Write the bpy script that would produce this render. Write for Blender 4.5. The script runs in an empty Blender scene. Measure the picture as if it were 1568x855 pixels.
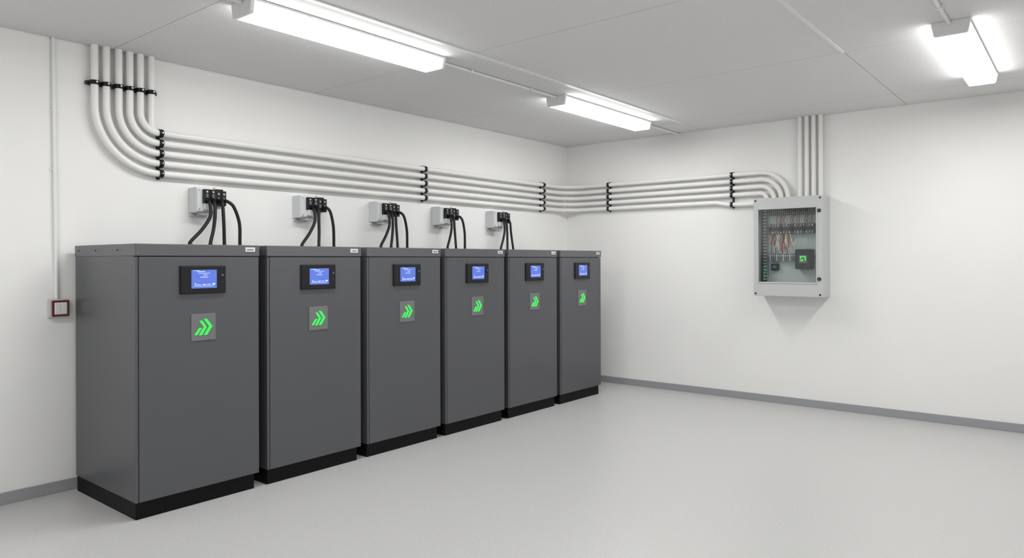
import bpy, bmesh, math, random
from mathutils import Vector, Matrix
random.seed(7)
scene = bpy.context.scene
scene.view_settings.view_transform = 'Standard'
scene.view_settings.look = 'None'

# ------------------------------------------------------------ materials
def mat(name, col, rough=0.5, metal=0.0, emit=None, estr=0.0, var=0.0, vscale=20.0, bump=0.0, bscale=200.0, stretch=None, spec=0.5):
    m = bpy.data.materials.new(name); m.use_nodes = True
    nt = m.node_tree; b = nt.nodes['Principled BSDF']
    b.inputs['Base Color'].default_value = (*col, 1)
    b.inputs['Roughness'].default_value = rough
    b.inputs['Metallic'].default_value = metal
    b.inputs['Specular IOR Level'].default_value = spec
    if emit:
        b.inputs['Emission Color'].default_value = (*emit, 1)
        b.inputs['Emission Strength'].default_value = estr
    if var > 0 or bump > 0:
        tc = nt.nodes.new('ShaderNodeTexCoord')
        mp = nt.nodes.new('ShaderNodeMapping')
        nt.links.new(tc.outputs['Object'], mp.inputs['Vector'])
        if stretch: mp.inputs['Scale'].default_value = stretch
    if var > 0:
        n = nt.nodes.new('ShaderNodeTexNoise'); n.inputs['Scale'].default_value = vscale
        n.inputs['Detail'].default_value = 6
        r = nt.nodes.new('ShaderNodeValToRGB')
        r.color_ramp.elements[0].position = 0.3; r.color_ramp.elements[1].position = 0.7
        r.color_ramp.elements[0].color = (*[c*(1-var) for c in col], 1)
        r.color_ramp.elements[1].color = (*[min(1, c*(1+var)) for c in col], 1)
        nt.links.new(mp.outputs[0], n.inputs['Vector'])
        nt.links.new(n.outputs['Fac'], r.inputs[0]); nt.links.new(r.outputs[0], b.inputs['Base Color'])
    if bump > 0:
        n2 = nt.nodes.new('ShaderNodeTexNoise'); n2.inputs['Scale'].default_value = bscale
        n2.inputs['Detail'].default_value = 3
        bp = nt.nodes.new('ShaderNodeBump'); bp.inputs['Strength'].default_value = bump
        bp.inputs['Distance'].default_value = 0.002
        nt.links.new(mp.outputs[0], n2.inputs['Vector'])
        nt.links.new(n2.outputs['Fac'], bp.inputs['Height']); nt.links.new(bp.outputs[0], b.inputs['Normal'])
    return m

M = {}
M['wall'] = mat('painted_wall', (0.91,0.907,0.897), 0.6, var=0.012, vscale=1.5, bump=0.06, bscale=90)
M['ceil'] = mat('ceiling_board', (0.77,0.765,0.76), 0.8, var=0.09, vscale=110, bump=0.5, bscale=260)
M['groove'] = mat('ceiling_groove', (0.4,0.4,0.4), 0.9)
M['floor'] = mat('vinyl_floor', (0.55,0.547,0.543), 0.33, var=0.07, vscale=45, bump=0.10, bscale=150, stretch=(1,3,1), spec=0.55)
M['base'] = mat('baseboard_grey', (0.34,0.345,0.36), 0.4)
M['trim'] = mat('white_trim', (0.86,0.86,0.85), 0.4)
M['cab'] = mat('cabinet_paint', (0.102,0.105,0.115), 0.34, metal=0.2, var=0.04, vscale=300, bump=0.05, bscale=500)
M['cablid'] = mat('cabinet_lid_paint', (0.125,0.128,0.138), 0.34, metal=0.2)
M['black'] = mat('black_plastic', (0.009,0.009,0.010), 0.4, spec=0.35)
M['rubber'] = mat('cable_rubber', (0.009,0.009,0.010), 0.5, spec=0.35)
M['plinth'] = mat('plinth_black', (0.004,0.004,0.005), 0.5, spec=0.15)
M['steel'] = mat('screw_steel', (0.35,0.35,0.36), 0.35, metal=0.9)
M['label'] = mat('label_white', (0.76,0.77,0.77), 0.4)
M['screen'] = mat('screen_blue', (0.04,0.07,0.3), 0.25, emit=(0.12,0.20,0.70), estr=0.72)
M['screenhi'] = mat('screen_text', (0.5,0.6,0.9), 0.2, emit=(0.7,0.8,1.0), estr=0.75)
M['plate'] = mat('badge_plate', (0.175,0.18,0.183), 0.3)
M['green'] = mat('green_led', (0.02,0.5,0.05), 0.3, emit=(0.03,0.80,0.08), estr=0.95)
M['lamp'] = mat('lamp_diffuser', (0.9,0.9,0.9), 0.4, emit=(1.0,0.998,0.985), estr=33.0)
M['lampside'] = mat('lamp_diffuser_side', (0.9,0.9,0.9), 0.4, emit=(1.0,0.998,0.985), estr=10.0)
M['lampbody'] = mat('lamp_housing', (0.85,0.85,0.85), 0.4)
M['pipe'] = mat('conduit_pvc', (0.90,0.895,0.875), 0.35)
M['boxgrey'] = mat('enclosure_grey', (0.57,0.59,0.59), 0.45)
M['jbox'] = mat('junction_box_grey', (0.70,0.72,0.74), 0.4)
M['inner'] = mat('mounting_plate', (0.56,0.62,0.61), 0.45)
M['duct'] = mat('duct_grey', (0.33,0.36,0.36), 0.6)
M['red'] = mat('wire_red', (0.5,0.04,0.02), 0.5)
M['orange'] = mat('wire_orange', (0.6,0.22,0.12), 0.5)
M['wirew'] = mat('wire_white', (0.8,0.79,0.76), 0.5)
M['darkred'] = mat('switch_red', (0.13,0.015,0.012), 0.4)
M['darkgrey'] = mat('connector_grey', (0.12,0.125,0.13), 0.45)
M['amber'] = mat('amber_plastic', (0.5,0.2,0.03), 0.4)
gm = bpy.data.materials.new('window_pane'); gm.use_nodes = True
nt = gm.node_tree; nt.nodes.clear()
o = nt.nodes.new('ShaderNodeOutputMaterial'); mx = nt.nodes.new('ShaderNodeMixShader')
tr = nt.nodes.new('ShaderNodeBsdfTransparent'); gl = nt.nodes.new('ShaderNodeBsdfGlossy')
gl.inputs['Roughness'].default_value = 0.08; tr.inputs[0].default_value = (0.96,0.985,0.98,1)
mx.inputs[0].default_value = 0.06
nt.links.new(tr.outputs[0], mx.inputs[1]); nt.links.new(gl.outputs[0], mx.inputs[2]); nt.links.new(mx.outputs[0], o.inputs[0])
M['glass'] = gm

# ------------------------------------------------------------ builder
class B:
    def __init__(s): s.v=[]; s.f=[]; s.m=[]; s.sm=[]; s.mats=[]
    def mi(s, k):
        if k not in s.mats: s.mats.append(k)
        return s.mats.index(k)
    def add(s, vs, fs, k, smooth=False):
        o=len(s.v); i=s.mi(k); s.v += [tuple(p) for p in vs]
        for f in fs: s.f.append([o+a for a in f]); s.m.append(i); s.sm.append(smooth)
    def box(s, x0,x1,y0,y1,z0,z1,k,bev=0.0,seg=2):
        x0,x1=sorted((x0,x1)); y0,y1=sorted((y0,y1)); z0,z1=sorted((z0,z1))
        bm=bmesh.new(); bmesh.ops.create_cube(bm,size=1)
        for v in bm.verts:
            v.co=Vector(((x0+x1)/2+v.co.x*(x1-x0),(y0+y1)/2+v.co.y*(y1-y0),(z0+z1)/2+v.co.z*(z1-z0)))
        if bev>0:
            bmesh.ops.bevel(bm,geom=bm.edges[:],offset=bev,segments=seg,affect='EDGES',profile=0.5)
        bm.verts.index_update()
        s.add([v.co for v in bm.verts],[[v.index for v in f.verts] for f in bm.faces],k,False)
        bm.free()
    def tube(s, pts, r, k, n=14, caps=True):
        pts=[Vector(p) for p in pts]; N=len(pts)
        T=[]
        for i in range(N):
            a=pts[max(0,i-1)]; b=pts[min(N-1,i+1)]; T.append((b-a).normalized())
        up=Vector((0,0,1)) if abs(T[0].z)<0.9 else Vector((0,1,0))
        u=(up-T[0]*up.dot(T[0])).normalized(); vs=[]
        for i in range(N):
            u=(u-T[i]*u.dot(T[i])).normalized(); w=T[i].cross(u)
            rr = r[i] if isinstance(r,(list,tuple)) else r
            for j in range(n):
                a=2*math.pi*j/n; vs.append(pts[i]+(u*math.cos(a)+w*math.sin(a))*rr)
        fs=[[i*n+j, i*n+(j+1)%n, (i+1)*n+(j+1)%n, (i+1)*n+j] for i in range(N-1) for j in range(n)]
        s.add(vs,fs,k,True)
        if caps:
            s.add(vs[:n],[list(range(n))[::-1]],k); s.add(vs[-n:],[list(range(n))],k)
    def cyl(s,a,b,r,k,n=16): s.tube([a,b],r,k,n)
    def prism(s, poly, fn, d0, d1, k):
        n=len(poly); vs=[fn(p[0],p[1],d0) for p in poly]+[fn(p[0],p[1],d1) for p in poly]
        fs=[list(range(n)),list(range(n,2*n))[::-1]]+[[i,(i+1)%n,n+(i+1)%n,n+i] for i in range(n)]
        s.add(vs,fs,k)
    def obj(s,name,loc=(0,0,0),parent=None):
        me=bpy.data.meshes.new(name); me.from_pydata(s.v,[],s.f)
        for k in s.mats: me.materials.append(M[k])
        me.polygons.foreach_set('material_index',s.m); me.polygons.foreach_set('use_smooth',s.sm)
        bm=bmesh.new(); bm.from_mesh(me); bmesh.ops.recalc_face_normals(bm,faces=bm.faces[:]); bm.to_mesh(me); bm.free()
        me.update()
        ob=bpy.data.objects.new(name,me); ob.location=loc; scene.collection.objects.link(ob)
        if parent: ob.parent=parent
        return ob
def empty(name,loc):
    e=bpy.data.objects.new(name,None); e.location=loc; e.empty_display_size=0.1; scene.collection.objects.link(e); return e

def smooth_path(pts, sub=8):
    P=[Vector(p) for p in pts]; P=[2*P[0]-P[1]]+P+[2*P[-1]-P[-2]]; out=[]
    for i in range(1,len(P)-2):
        for j in range(sub):
            t=j/sub; a,b,c,d=P[i-1],P[i],P[i+1],P[i+2]
            out.append(0.5*((2*b)+(c-a)*t+(2*a-5*b+4*c-d)*t*t+(3*b-a-3*c+d)*t**3))
    out.append(P[-2]); return out

# ------------------------------------------------------------ room shell
XW, YW, H = 7.54, 5.22, 2.954
X0, Y0 = -2.4, -1.6
b=B(); b.box(X0-.1,XW+.1,Y0-.1,YW+.1,-.1,0,'floor'); b.obj('floor')
b=B(); b.box(X0-.1,XW+.1,YW,YW+.1,0,H+.05,'wall'); b.obj('wall_left')
b=B(); b.box(XW,XW+.1,Y0,YW,0,H+.05,'wall'); b.obj('wall_right')
b=B(); b.box(X0-.1,X0,Y0,YW,0,H+.05,'wall'); b.obj('wall_back')
b=B(); b.box(X0-.1,XW+.1,Y0-.1,Y0,0,H+.05,'wall'); b.obj('wall_near')
b=B(); b.box(X0,XW,Y0,YW,H+.012,H+.1,'groove')
xs=[X0+.004,-1.22,0.42,2.06,3.70,5.34,6.98,XW-.004]; ys=[Y0+.004,-.66,1.34,3.36,YW-.006]
for i in range(len(xs)-1):
    for j in range(len(ys)-1):
        g=.0022
        b.box(xs[i]+g,xs[i+1]-g,ys[j]+g,ys[j+1]-g,H,H+.02,'ceil')
b.obj('ceiling')
b=B(); b.box(X0+.01,6.98,3.34,3.38,H-.006,H+.001,'trim',.002); b.obj('trim_1')
b=B(); b.box(X0+.01,5.34,1.335,1.36,H-.004,H+.001,'trim',.001); b.obj('trim_2')
bh=.075
for nm,a in (('baseboard_left',(X0,XW,YW-.012,YW,0,bh)),('baseboard_right',(XW-.012,XW,Y0,YW-.012,0,bh)),
             ('baseboard_back',(X0,X0+.012,Y0,YW-.012,0,bh)),('baseboard_near',(X0+.012,XW-.012,Y0,Y0+.012,0,bh))):
    b=B(); b.box(*a,'base',.003); b.obj(nm)

# ------------------------------------------------------------ battery cabinets
def cabinet():
    b=B(); W,D,HT=.785,.885,1.605
    b.box(0.004,W-.03,.012,D-.01,0,.105,'plinth',.003)
    b.box(0,W,.022,D,.10,1.535,'cab',.003)
    b.box(0,.016,.001,.024,.10,1.528,'cab',.002)
    b.box(.019,W,-.002,.024,.10,1.528,'cab',.004)
    b.box(-.004,W+.003,-.006,D,1.533,HT,'cablid',.004)
    for yy in (.2,.23,.52,.55,.82):
        b.cyl((-.002,yy,1.57),(-.0065,yy,1.57),.006,'steel' if yy in(.2,.52) else 'black',10)
    b.cyl((.012,-.004,1.55),(.012,-.008,1.55),.004,'steel',10)
    b.box(.687,.755,-.009,-.005,1.562,1.590,'label',.001)
    for q in range(6): b.box(.697+q*.008,.7025+q*.008,-.0098,-.0088,1.570,1.580,'darkgrey')
    b.box(.256,.547,-.016,0,1.300,1.474,'black',.004)
    b.box(.262,.541,-.018,-.014,1.306,1.468,'black',.002)
    b.box(.322,.484,-.0195,-.017,1.334,1.448,'screen')
    sx=.322
    for (a0,a1,z0,z1) in ((.035,.085,.101,.104),(.045,.12,.092,.094),(.075,.10,.080,.083),(.055,.105,.067,.070),(.012,.05,.108,.110),
                          (.02,.06,.020,.023),(.07,.09,.020,.025),(.095,.125,.022,.025),(.015,.14,.012,.014),(.135,.15,.02,.03),(.02,.028,.028,.032)):
        b.box(sx+a0,sx+a1,-.0203,-.019,1.334+z0,1.334+z1,'screenhi')
    b.cyl((.522,-.017,1.414),(.522,-.022,1.414),.007,'darkgrey',14)
    b.cyl((.522,-.021,1.414),(.522,-.0225,1.414),.003,'steel',10)
    b.box(.518,.526,-.019,-.017,1.37,1.374,'darkgrey')
    px0,pz0,pw,ph=.326,1.010,.157,.166
    b.box(px0,px0+pw,-.007,0,pz0,pz0+ph,'plate',.002)
    fn=lambda u,v,d: (px0+u*pw, d, pz0+v*ph)
    def arm(p,q,t):
        b.prism([(p[0],p[1]),(p[0]+t,p[1]),(q[0]+t,q[1]),(q[0],q[1])],fn,-.0072,-.0095,'green')
    arm((.50,.80),(.72,.51),.13); arm((.72,.51),(.50,.20),.13)
    arm((.32,.74),(.50,.50),.12)
    arm((.50,.50),(.30,.20),.12)
    arm((.31,.47),(.12,.22),.11)
    return b
b=cabinet()
first=None
for i in range(6):
    if first is None: first=b.obj('battery_cabinet',(1.819,4.28,0))
    else:
        o=bpy.data.objects.new('battery_cabinet',first.data); o.location=(1.819+.848*i,4.28,0); scene.collection.objects.link(o)

# ------------------------------------------------------------ junction boxes with cables
JB=[(2.60,.90,[2.50,2.65,2.77,2.895]),(3.49,1.0,[3.43,3.59,3.76]),(4.31,1.04,[4.26,4.38,4.48,4.60]),
    (5.12,1.06,[5.12,5.24,5.40]),(5.96,1.06,[5.95,6.06,6.19])]
for (x0,sc,ends) in JB:
    e=empty('cable_junction_box',(x0,YW-.001,1.85))
    b=B()
    b.box(0,.155*sc,-.115,0,.012,.2,'jbox',.006)
    b.box(.005,.15*sc,-.125,-.11,.02,.192,'jbox',.004)
    b.box(.155*sc,.25*sc,-.06,0,.05,.185,'jbox',.004)
    b.box(.01,.03,-.02,0,-.012,.015,'jbox',.002); b.box(.12*sc,.14*sc,-.02,0,-.012,.015,'jbox',.002)
    b.box(.06*sc,.15*sc,-.105,-.02,-.005,.014,'label',.003)
    b.cyl((.02,-.124,.035),(.02,-.128,.035),.005,'steel',10); b.cyl((.02,-.124,.178),(.02,-.128,.178),.005,'steel',10)
    b.obj('housing',parent=e)
    b=B()
    for bx in (.048*sc,.101*sc):
        b.box(bx,bx+.050*sc,-.155,-.123,.080,.184,'black',.004)
        b.box(bx+.01,bx+.032*sc,-.163,-.153,.12,.15,'darkgrey',.003)
        b.box(bx+.012,bx+.024,-.165,-.16,.158,.17,'label',.002)
    for bx in (.160*sc,.207*sc):
        b.box(bx,bx+.045*sc,-.135,-.058,.068,.180,'black',.004)
        b.box(bx+.008,bx+.03*sc,-.145,-.133,.10,.13,'darkgrey',.003)
        b.cyl((bx+.018,-.134,.155),(bx+.018,-.143,.155),.009,'steel',12)
    b.box(.145*sc,.165*sc,-.12,-.08,.186,.2,'amber',.002)
    b.box(.17*sc,.24*sc,-.11,-.07,.180,.194,'black',.003)
    b.box(.055*sc,.11*sc,-.15,-.124,.03,.08,'label',.003)
    b.obj('connectors',parent=e)
    b=B(); n=len(ends)
    st=[.075,.115,.175,.222] if n==4 else [.085,.125,.215]
    for c,(s0,ex) in enumerate(zip(st,ends)):
        s0*=sc; X=ex-x0; yy=-.150 if s0<.155*sc else -.125
        zt=.10
        b.tube([(s0,yy,zt+.012),(s0,yy-.028,zt-.003)],.016,'black')
        if X>s0+.01: pts=[(s0,yy-.008,zt+.004),(s0+.012,yy-.045,zt+.002),(s0+(X-s0)*.55,yy-.07,zt-.04),(X-.004,yy-.08,zt-.16),(X,yy-.08,-.20),(X,yy-.08,-.24)]
        else: pts=[(s0,yy-.008,zt+.004),(s0+.001,yy-.04,zt-.03),(s0-.006,yy-.055,zt-.12),(s0+(X-s0)*.45,yy-.065,-.12),(X,yy-.08,-.21),(X,yy-.08,-.24)]
        b.tube(smooth_path(pts),.0125,'rubber',12)
        b.cyl((X,yy-.08,-.2435),(X,yy-.08,-.225),.018,'black')
    b.obj('power_cables',parent=e)

# ------------------------------------------------------------ conduits
R=.0235
def arc(c,r,a0,a1,n,plane):
    out=[]
    for i in range(n+1):
        a=math.radians(a0+(a1-a0)*i/n); out.append(plane(c[0]+r*math.cos(a),c[1]+r*math.sin(a)))
    return out
yp=YW-.047; xp=XW-.047
CR=empty('conduit_run',(0,0,0))
vx=[2.237,2.166,2.094,2.014,1.941]; hz=[2.419,2.3465,2.274,2.2015,2.129]
BX=2.367
HT=H-.0005
for i in range(5):
    r=BX-vx[i]; cz=hz[i]+r
    pts=[(vx[i],yp,HT)]
    pts+=arc((BX,cz),r,180,270,24,lambda a,c:(a,yp,c))
    rc=.30
    z=hz[i]
    pts+=arc((xp-rc,yp-rc),rc,90,0,16,lambda a,c:(a,c,z))
    if i<4:
        ey=[2.42,2.49,2.565,2.64][i]; cy=2.72; rr=cy-ey
        ztop=2.132
        r2=min(rr,z-ztop)
        pts+=[(xp,ey+r2,z)]+arc((ey+r2,z-r2),r2,90,180,14,lambda a,c:(xp,a,c))[1:]
        if z-r2>ztop+.001: pts.append((xp,ey,ztop))
    else:
        pts+=[(xp,3.2,z-.002),(xp,3.05,z-.03),(xp,2.703,z-.036)]
    q=[pts[0]]
    for p in pts[1:]:
        if (Vector(p)-Vector(q[-1])).length>1e-4: q.append(p)
    b=B(); b.tube(q,R,'pipe',20); b.obj('conduit_%d'%(i+1),parent=CR)
b=B(); b.tube([(2.313,yp,HT)]+arc((BX,2.473),.054,180,270,10,lambda a,c:(a,yp,c)),R,'pipe',20); b.obj('conduit_6',parent=CR)
for y in (2.303,2.235,2.168,2.10):
    b=B(); b.cyl((xp,y,2.132),(xp,y,HT),.0215,'pipe',20)
    b.cyl((xp,y,2.132),(xp,y,2.15),.027,'pipe',20); b.obj('conduit_riser')

def clamp(b,c,axis,wall):
    c=Vector(c); a=Vector(axis); w=Vector(wall); s=a.cross(w)
    b.tube([c-a*.014,c+a*.014],R+.006,'black',18)
    def bx(a0,a1,w0,w1,s0,s1,k,bev=.002):
        P=[c+a*i+w*j+s*l for i in(a0,a1) for j in(w0,w1) for l in(s0,s1)]
        b.box(min(p.x for p in P),max(p.x for p in P),min(p.y for p in P),max(p.y for p in P),min(p.z for p in P),max(p.z for p in P),k,bev)
    bx(-.014,.014,.005,.045,-.03,.03,'black')
    bx(-.012,.012,-.040,-.026,-.010,.010,'black')
    p=c-w*.040; b.cyl(p,p-w*.004,.006,'steel',10)
b=B()
for x in vx+[2.313]: clamp(b,(x,yp,2.70),(0,0,1),(0,1,0))
b.box(1.895,2.36,YW-.03,YW-.001,2.688,2.712,'black',.003); b.obj('clamp_row_1',parent=CR)
k=2
for X in (2.375,4.984,6.966):
    b=B()
    for z in hz: clamp(b,(X,yp,z),(1,0,0),(0,1,0))
    b.box(X-.011,X+.011,YW-.012,YW-.001,2.09,2.455,'black',.002)
    b.obj('clamp_row_%d'%k,parent=CR); k+=1
for Y,dz in ((4.567,0),(3.016,-.03)):
    b=B()
    for i,z in enumerate(hz): clamp(b,(xp,Y,z+(dz if i==4 else 0)),(0,1,0),(1,0,0))
    b.box(XW-.012,XW-.001,Y-.011,Y+.011,2.09+dz,2.455,'black',.002)
    b.obj('clamp_row_%d'%k,parent=CR); k+=1

# thin conduit + switch
b=B(); xs_=1.711; yt=YW-.013
b.tube([(xs_-.004,yt,HT),(xs_+.012,yt,1.26)],.0115,'trim',14)
for z in (2.48,2.10):
    b.tube([(xs_+.002,yt,z-.01),(xs_+.002,yt,z+.01)],.012,'trim',14); b.box(xs_-.022,xs_+.026,YW-.006,YW-.001,z-.01,z+.01,'trim',.002)
b.obj('cable_conduit')
b=B(); b.box(1.672,1.790,YW-.035,YW-.001,1.140,1.258,'boxgrey',.006)
b.box(1.688,1.788,YW-.042,YW-.03,1.146,1.250,'darkred',.004)
b.box(1.701,1.775,YW-.046,YW-.04,1.159,1.237,'label',.004)
b.box(1.705,1.737,YW-.049,YW-.044,1.163,1.233,'label',.003); b.box(1.739,1.771,YW-.049,YW-.044,1.163,1.233,'label',.003)
b.obj('light_switch')

# ------------------------------------------------------------ electrical panel
b=B()
XB=XW-.001
def P(s0,s1,d0,d1,z0,z1,k,bev=.0): b.box(XB-d1,XB-d0,2.701-s1,2.701-s0,z0,z1,k,bev)
W=.674; Z0,Z1=1.13,2.13; D=.262
P(0,W,0,.012,Z0,Z1,'boxgrey')
P(0,.014,.01,D-.02,Z0,Z1,'boxgrey',.003); P(W-.014,W,.01,D-.02,Z0,Z1,'boxgrey',.003)
P(.01,W-.01,.01,D-.02,Z1-.014,Z1,'boxgrey',.003); P(.01,W-.01,.01,D-.02,Z0,Z0+.014,'boxgrey',.003)
wl,wr,wb,wt=.045,.622,1.268,2.018
P(0,wl,D-.025,D,Z0,Z1,'boxgrey',.005); P(wr,W,D-.025,D,Z0,Z1,'boxgrey',.005)
P(.004,W-.004,D-.025,D-.0005,wt,Z1,'boxgrey',.005); P(.004,W-.004,D-.025,D-.0005,Z0,wb,'boxgrey',.005)
for a in ((wl-.008,wl+.006,wb-.008,wt+.008),(wr-.006,wr+.008,wb-.008,wt+.008)): P(a[0],a[1],D-.002,D+.005,a[2],a[3],'boxgrey',.002)
for a in ((wl,wr,wb-.008,wb+.006),(wl,wr,wt-.006,wt+.008)): P(a[0],a[1],D-.002,D+.005,a[2],a[3],'boxgrey',.002)
P(wl,wr,D-.014,D-.010,wb,wt,'glass')
for s,z in ((.02,1.155),(.02,2.105),(.654,1.155),(.654,2.105)):
    b.cyl((XB-D,2.701-s,z),(XB-D-.005,2.701-s,z),.009,'black',14)
for z in (1.98,1.31):
    b.cyl((XB-D,2.701-.646,z),(XB-D-.014,2.701-.646,z),.017,'black',18); b.cyl((XB-D-.014,2.701-.646,z),(XB-D-.02,2.701-.646,z),.008,'darkgrey',12)
# interior
P(.035,W-.03,.06,.07,1.16,2.10,'inner')
P(.05,.085,.07,.13,1.2,2.05,'duct',.003)
for q in range(26): P(.048,.087,.128,.134,1.215+q*.032,1.227+q*.032,'black')
P(.10,.60,.07,.11,1.955,2.03,'duct',.003)
for q in range(24): P(.11+q*.02,.12+q*.02,.108,.114,1.957,2.028,'black')
for q in range(16):
    P(.115+q*.028,.139+q*.028,.07,.145,1.765,1.865,'darkgrey' if q%4 else 'black',.003)
    P(.120+q*.028,.134+q*.028,.145,.155,1.80,1.83,'black',.002)
    P(.122+q*.028,.132+q*.028,.142,.148,1.845,1.856,['label','red','steel'][q%3])
    P(.122+q*.028,.132+q*.028,.142,.148,1.772,1.782,['steel','label','orange'][q%3])
P(.105,.60,.07,.08,1.80,1.83,'steel')
for q in range(12):
    P(.115+q*.022,.133+q*.022,.07,.13,1.485,1.56,'darkgrey' if q%3 else 'duct',.002)
    P(.119+q*.022,.129+q*.022,.13,.134,1.535,1.547,'label')
P(.105,.60,.07,.08,1.505,1.535,'steel')
P(.13,.2,.07,.13,1.39,1.46,'black',.004); P(.145,.185,.13,.135,1.41,1.44,'darkgrey',.002)
P(.385,.545,.07,.17,1.405,1.605,'black',.008)
P(.425,.505,.17,.173,1.465,1.545,'darkgrey',.002)
b.prism([(0,0),(.03,0),(.03,.02),(.02,.02),(.02,.01),(0,.01)],lambda u,v,d:(XB-d,2.701-.435-u,1.485+v),.173,.176,'green')
b.prism([(0,.02),(.01,.02),(.01,.04),(.045,.04),(.045,.005),(.055,.005),(.055,.05),(0,.05)],lambda u,v,d:(XB-d,2.701-.437-u,1.485+v),.173,.176,'green')
P(.12,.58,.07,.08,1.23,1.36,'boxgrey',.003)
for q in range(6):
    P(.058,.066,.134,.139,1.29+q*.027,1.295+q*.027,'green')
    if q%2: P(.072,.080,.134,.139,1.30+q*.027,1.305+q*.027,'green')
cols=['wirew','red','orange','rubber','red','wirew']
for q in range(22):
    s0=.14+random.random()*.22; s1=s0+random.uniform(-.05,.05); dz=random.uniform(.05,.16)
    pts=[(XB-.13,2.701-s0,1.768),(XB-.16-random.random()*.03,2.701-(s0+s1)/2+random.uniform(-.02,.02),1.765-dz),(XB-.15,2.701-s1,1.74-dz*.9),(XB-.12,2.701-s1-random.uniform(-.03,.03),1.56 if q%3==0 else 1.70)]
    b.tube(smooth_path(pts,6),.0032,cols[q%6],6)
for q in range(18):
    s0=.16+q*.023
    pts=[(XB-.13,2.701-s0,1.862),(XB-.15,2.701-s0-random.uniform(-.015,.015),1.91),(XB-.105,2.701-s0,1.96)]
    b.tube(smooth_path(pts,5),.0028,cols[(q*5)%6],6)
for q in range(8):
    s0=.28+q*.03
    b.tube(smooth_path([(XB-.14,2.701-s0,2.118),(XB-.17,2.701-s0+.01,2.05),(XB-.115,2.701-s0,1.99)],5),.006,'rubber',8)
b.obj('distribution_box')

# ------------------------------------------------------------ ceiling lights
def lamp(x0,x1,yc):
    b=B()
    b.box(x0+.01,x1-.01,yc-.095,yc+.095,H-.02,H-.0005,'lampbody',.003)
    # tapered diffuser: bright bottom, dimmer translucent sides
    wt_,wb_=.100,.084; zt,zb=-.018,-.084
    xa,xb=x0+.018,x1-.018
    b.add([(xa,yc-wb_,H+zb),(xb,yc-wb_,H+zb),(xb,yc+wb_,H+zb),(xa,yc+wb_,H+zb)],[[0,1,2,3]],'lamp')
    for s in (-1,1):
        b.add([(xa,yc+s*wb_,H+zb),(xb,yc+s*wb_,H+zb),(xb,yc+s*(wb_+.006),H+zb+.006),(xa,yc+s*(wb_+.006),H+zb+.006)],[[0,1,2,3]],'lampside')
        b.add([(xa,yc+s*(wb_+.006),H+zb+.006),(xb,yc+s*(wb_+.006),H+zb+.006),(xb,yc+s*wt_,H+zt),(xa,yc+s*wt_,H+zt)],[[0,1,2,3]],'lampside')
    b.add([(xa,yc-wt_,H+zt),(xb,yc-wt_,H+zt),(xb,yc+wt_,H+zt),(xa,yc+wt_,H+zt)],[[0,1,2,3]],'lampbody')
    prof=[(-wt_-.003,-.001),(-wt_-.003,zt),(-wb_-.006,zb+.004),(-wb_+.002,zb-.002),(wb_-.002,zb-.002),(wb_+.006,zb+.004),(wt_+.003,zt),(wt_+.003,-.001)]
    n=len(prof)
    for e0,e1 in ((x0-.002,x0+.020),(x1-.020,x1+.002)):
        vs=[(x,yc+p[0],H+p[1]) for x in (e0,e1) for p in prof]
        b.add(vs,[[i,(i+1)%n,n+(i+1)%n,n+i] for i in range(n)]+[list(range(n)),list(range(n,2*n))],'lampbody')
    b.obj('ceiling_light_fixture')
for a in ((2.13,3.64,3.665),(5.13,6.70,3.665),(-.87,.66,3.665),(5.05,6.68,.66),(2.05,3.65,.66),(-.87,.66,.66)):
    lamp(*a)
for Y,segs in ((3.66,((X0+.001,-.875),(.665,2.125),(3.645,5.125),(6.705,XW-.001))),(.67,((X0+.001,-.875),(.665,2.045),(3.655,5.045)))):
    for a,c in segs:
        b=B(); b.cyl((a,Y,H-.012),(c,Y,H-.012),.011,'trim',12)
        n=max(2,int((c-a)/.6))
        for q in range(n):
            xx=a+(q+.5)*(c-a)/n; b.box(xx-.012,xx+.012,Y-.02,Y+.02,H-.027,H-.0005,'trim',.003)
        b.obj('ceiling_conduit')

# ------------------------------------------------------------ world, camera
w=bpy.data.worlds.new('World'); scene.world=w; w.use_nodes=True
w.node_tree.nodes['Background'].inputs[0].default_value=(.6,.6,.6,1); w.node_tree.nodes['Background'].inputs[1].default_value=.3
cd=bpy.data.cameras.new('Camera'); cd.sensor_width=36; cd.lens=25.05; cd.shift_y=-.0181; cd.clip_start=.05
co=bpy.data.objects.new('Camera',cd); co.location=(0,0,1.5); co.rotation_euler=(math.radians(90),math.radians(.17),math.radians(-50.9))
scene.collection.objects.link(co); scene.camera=co
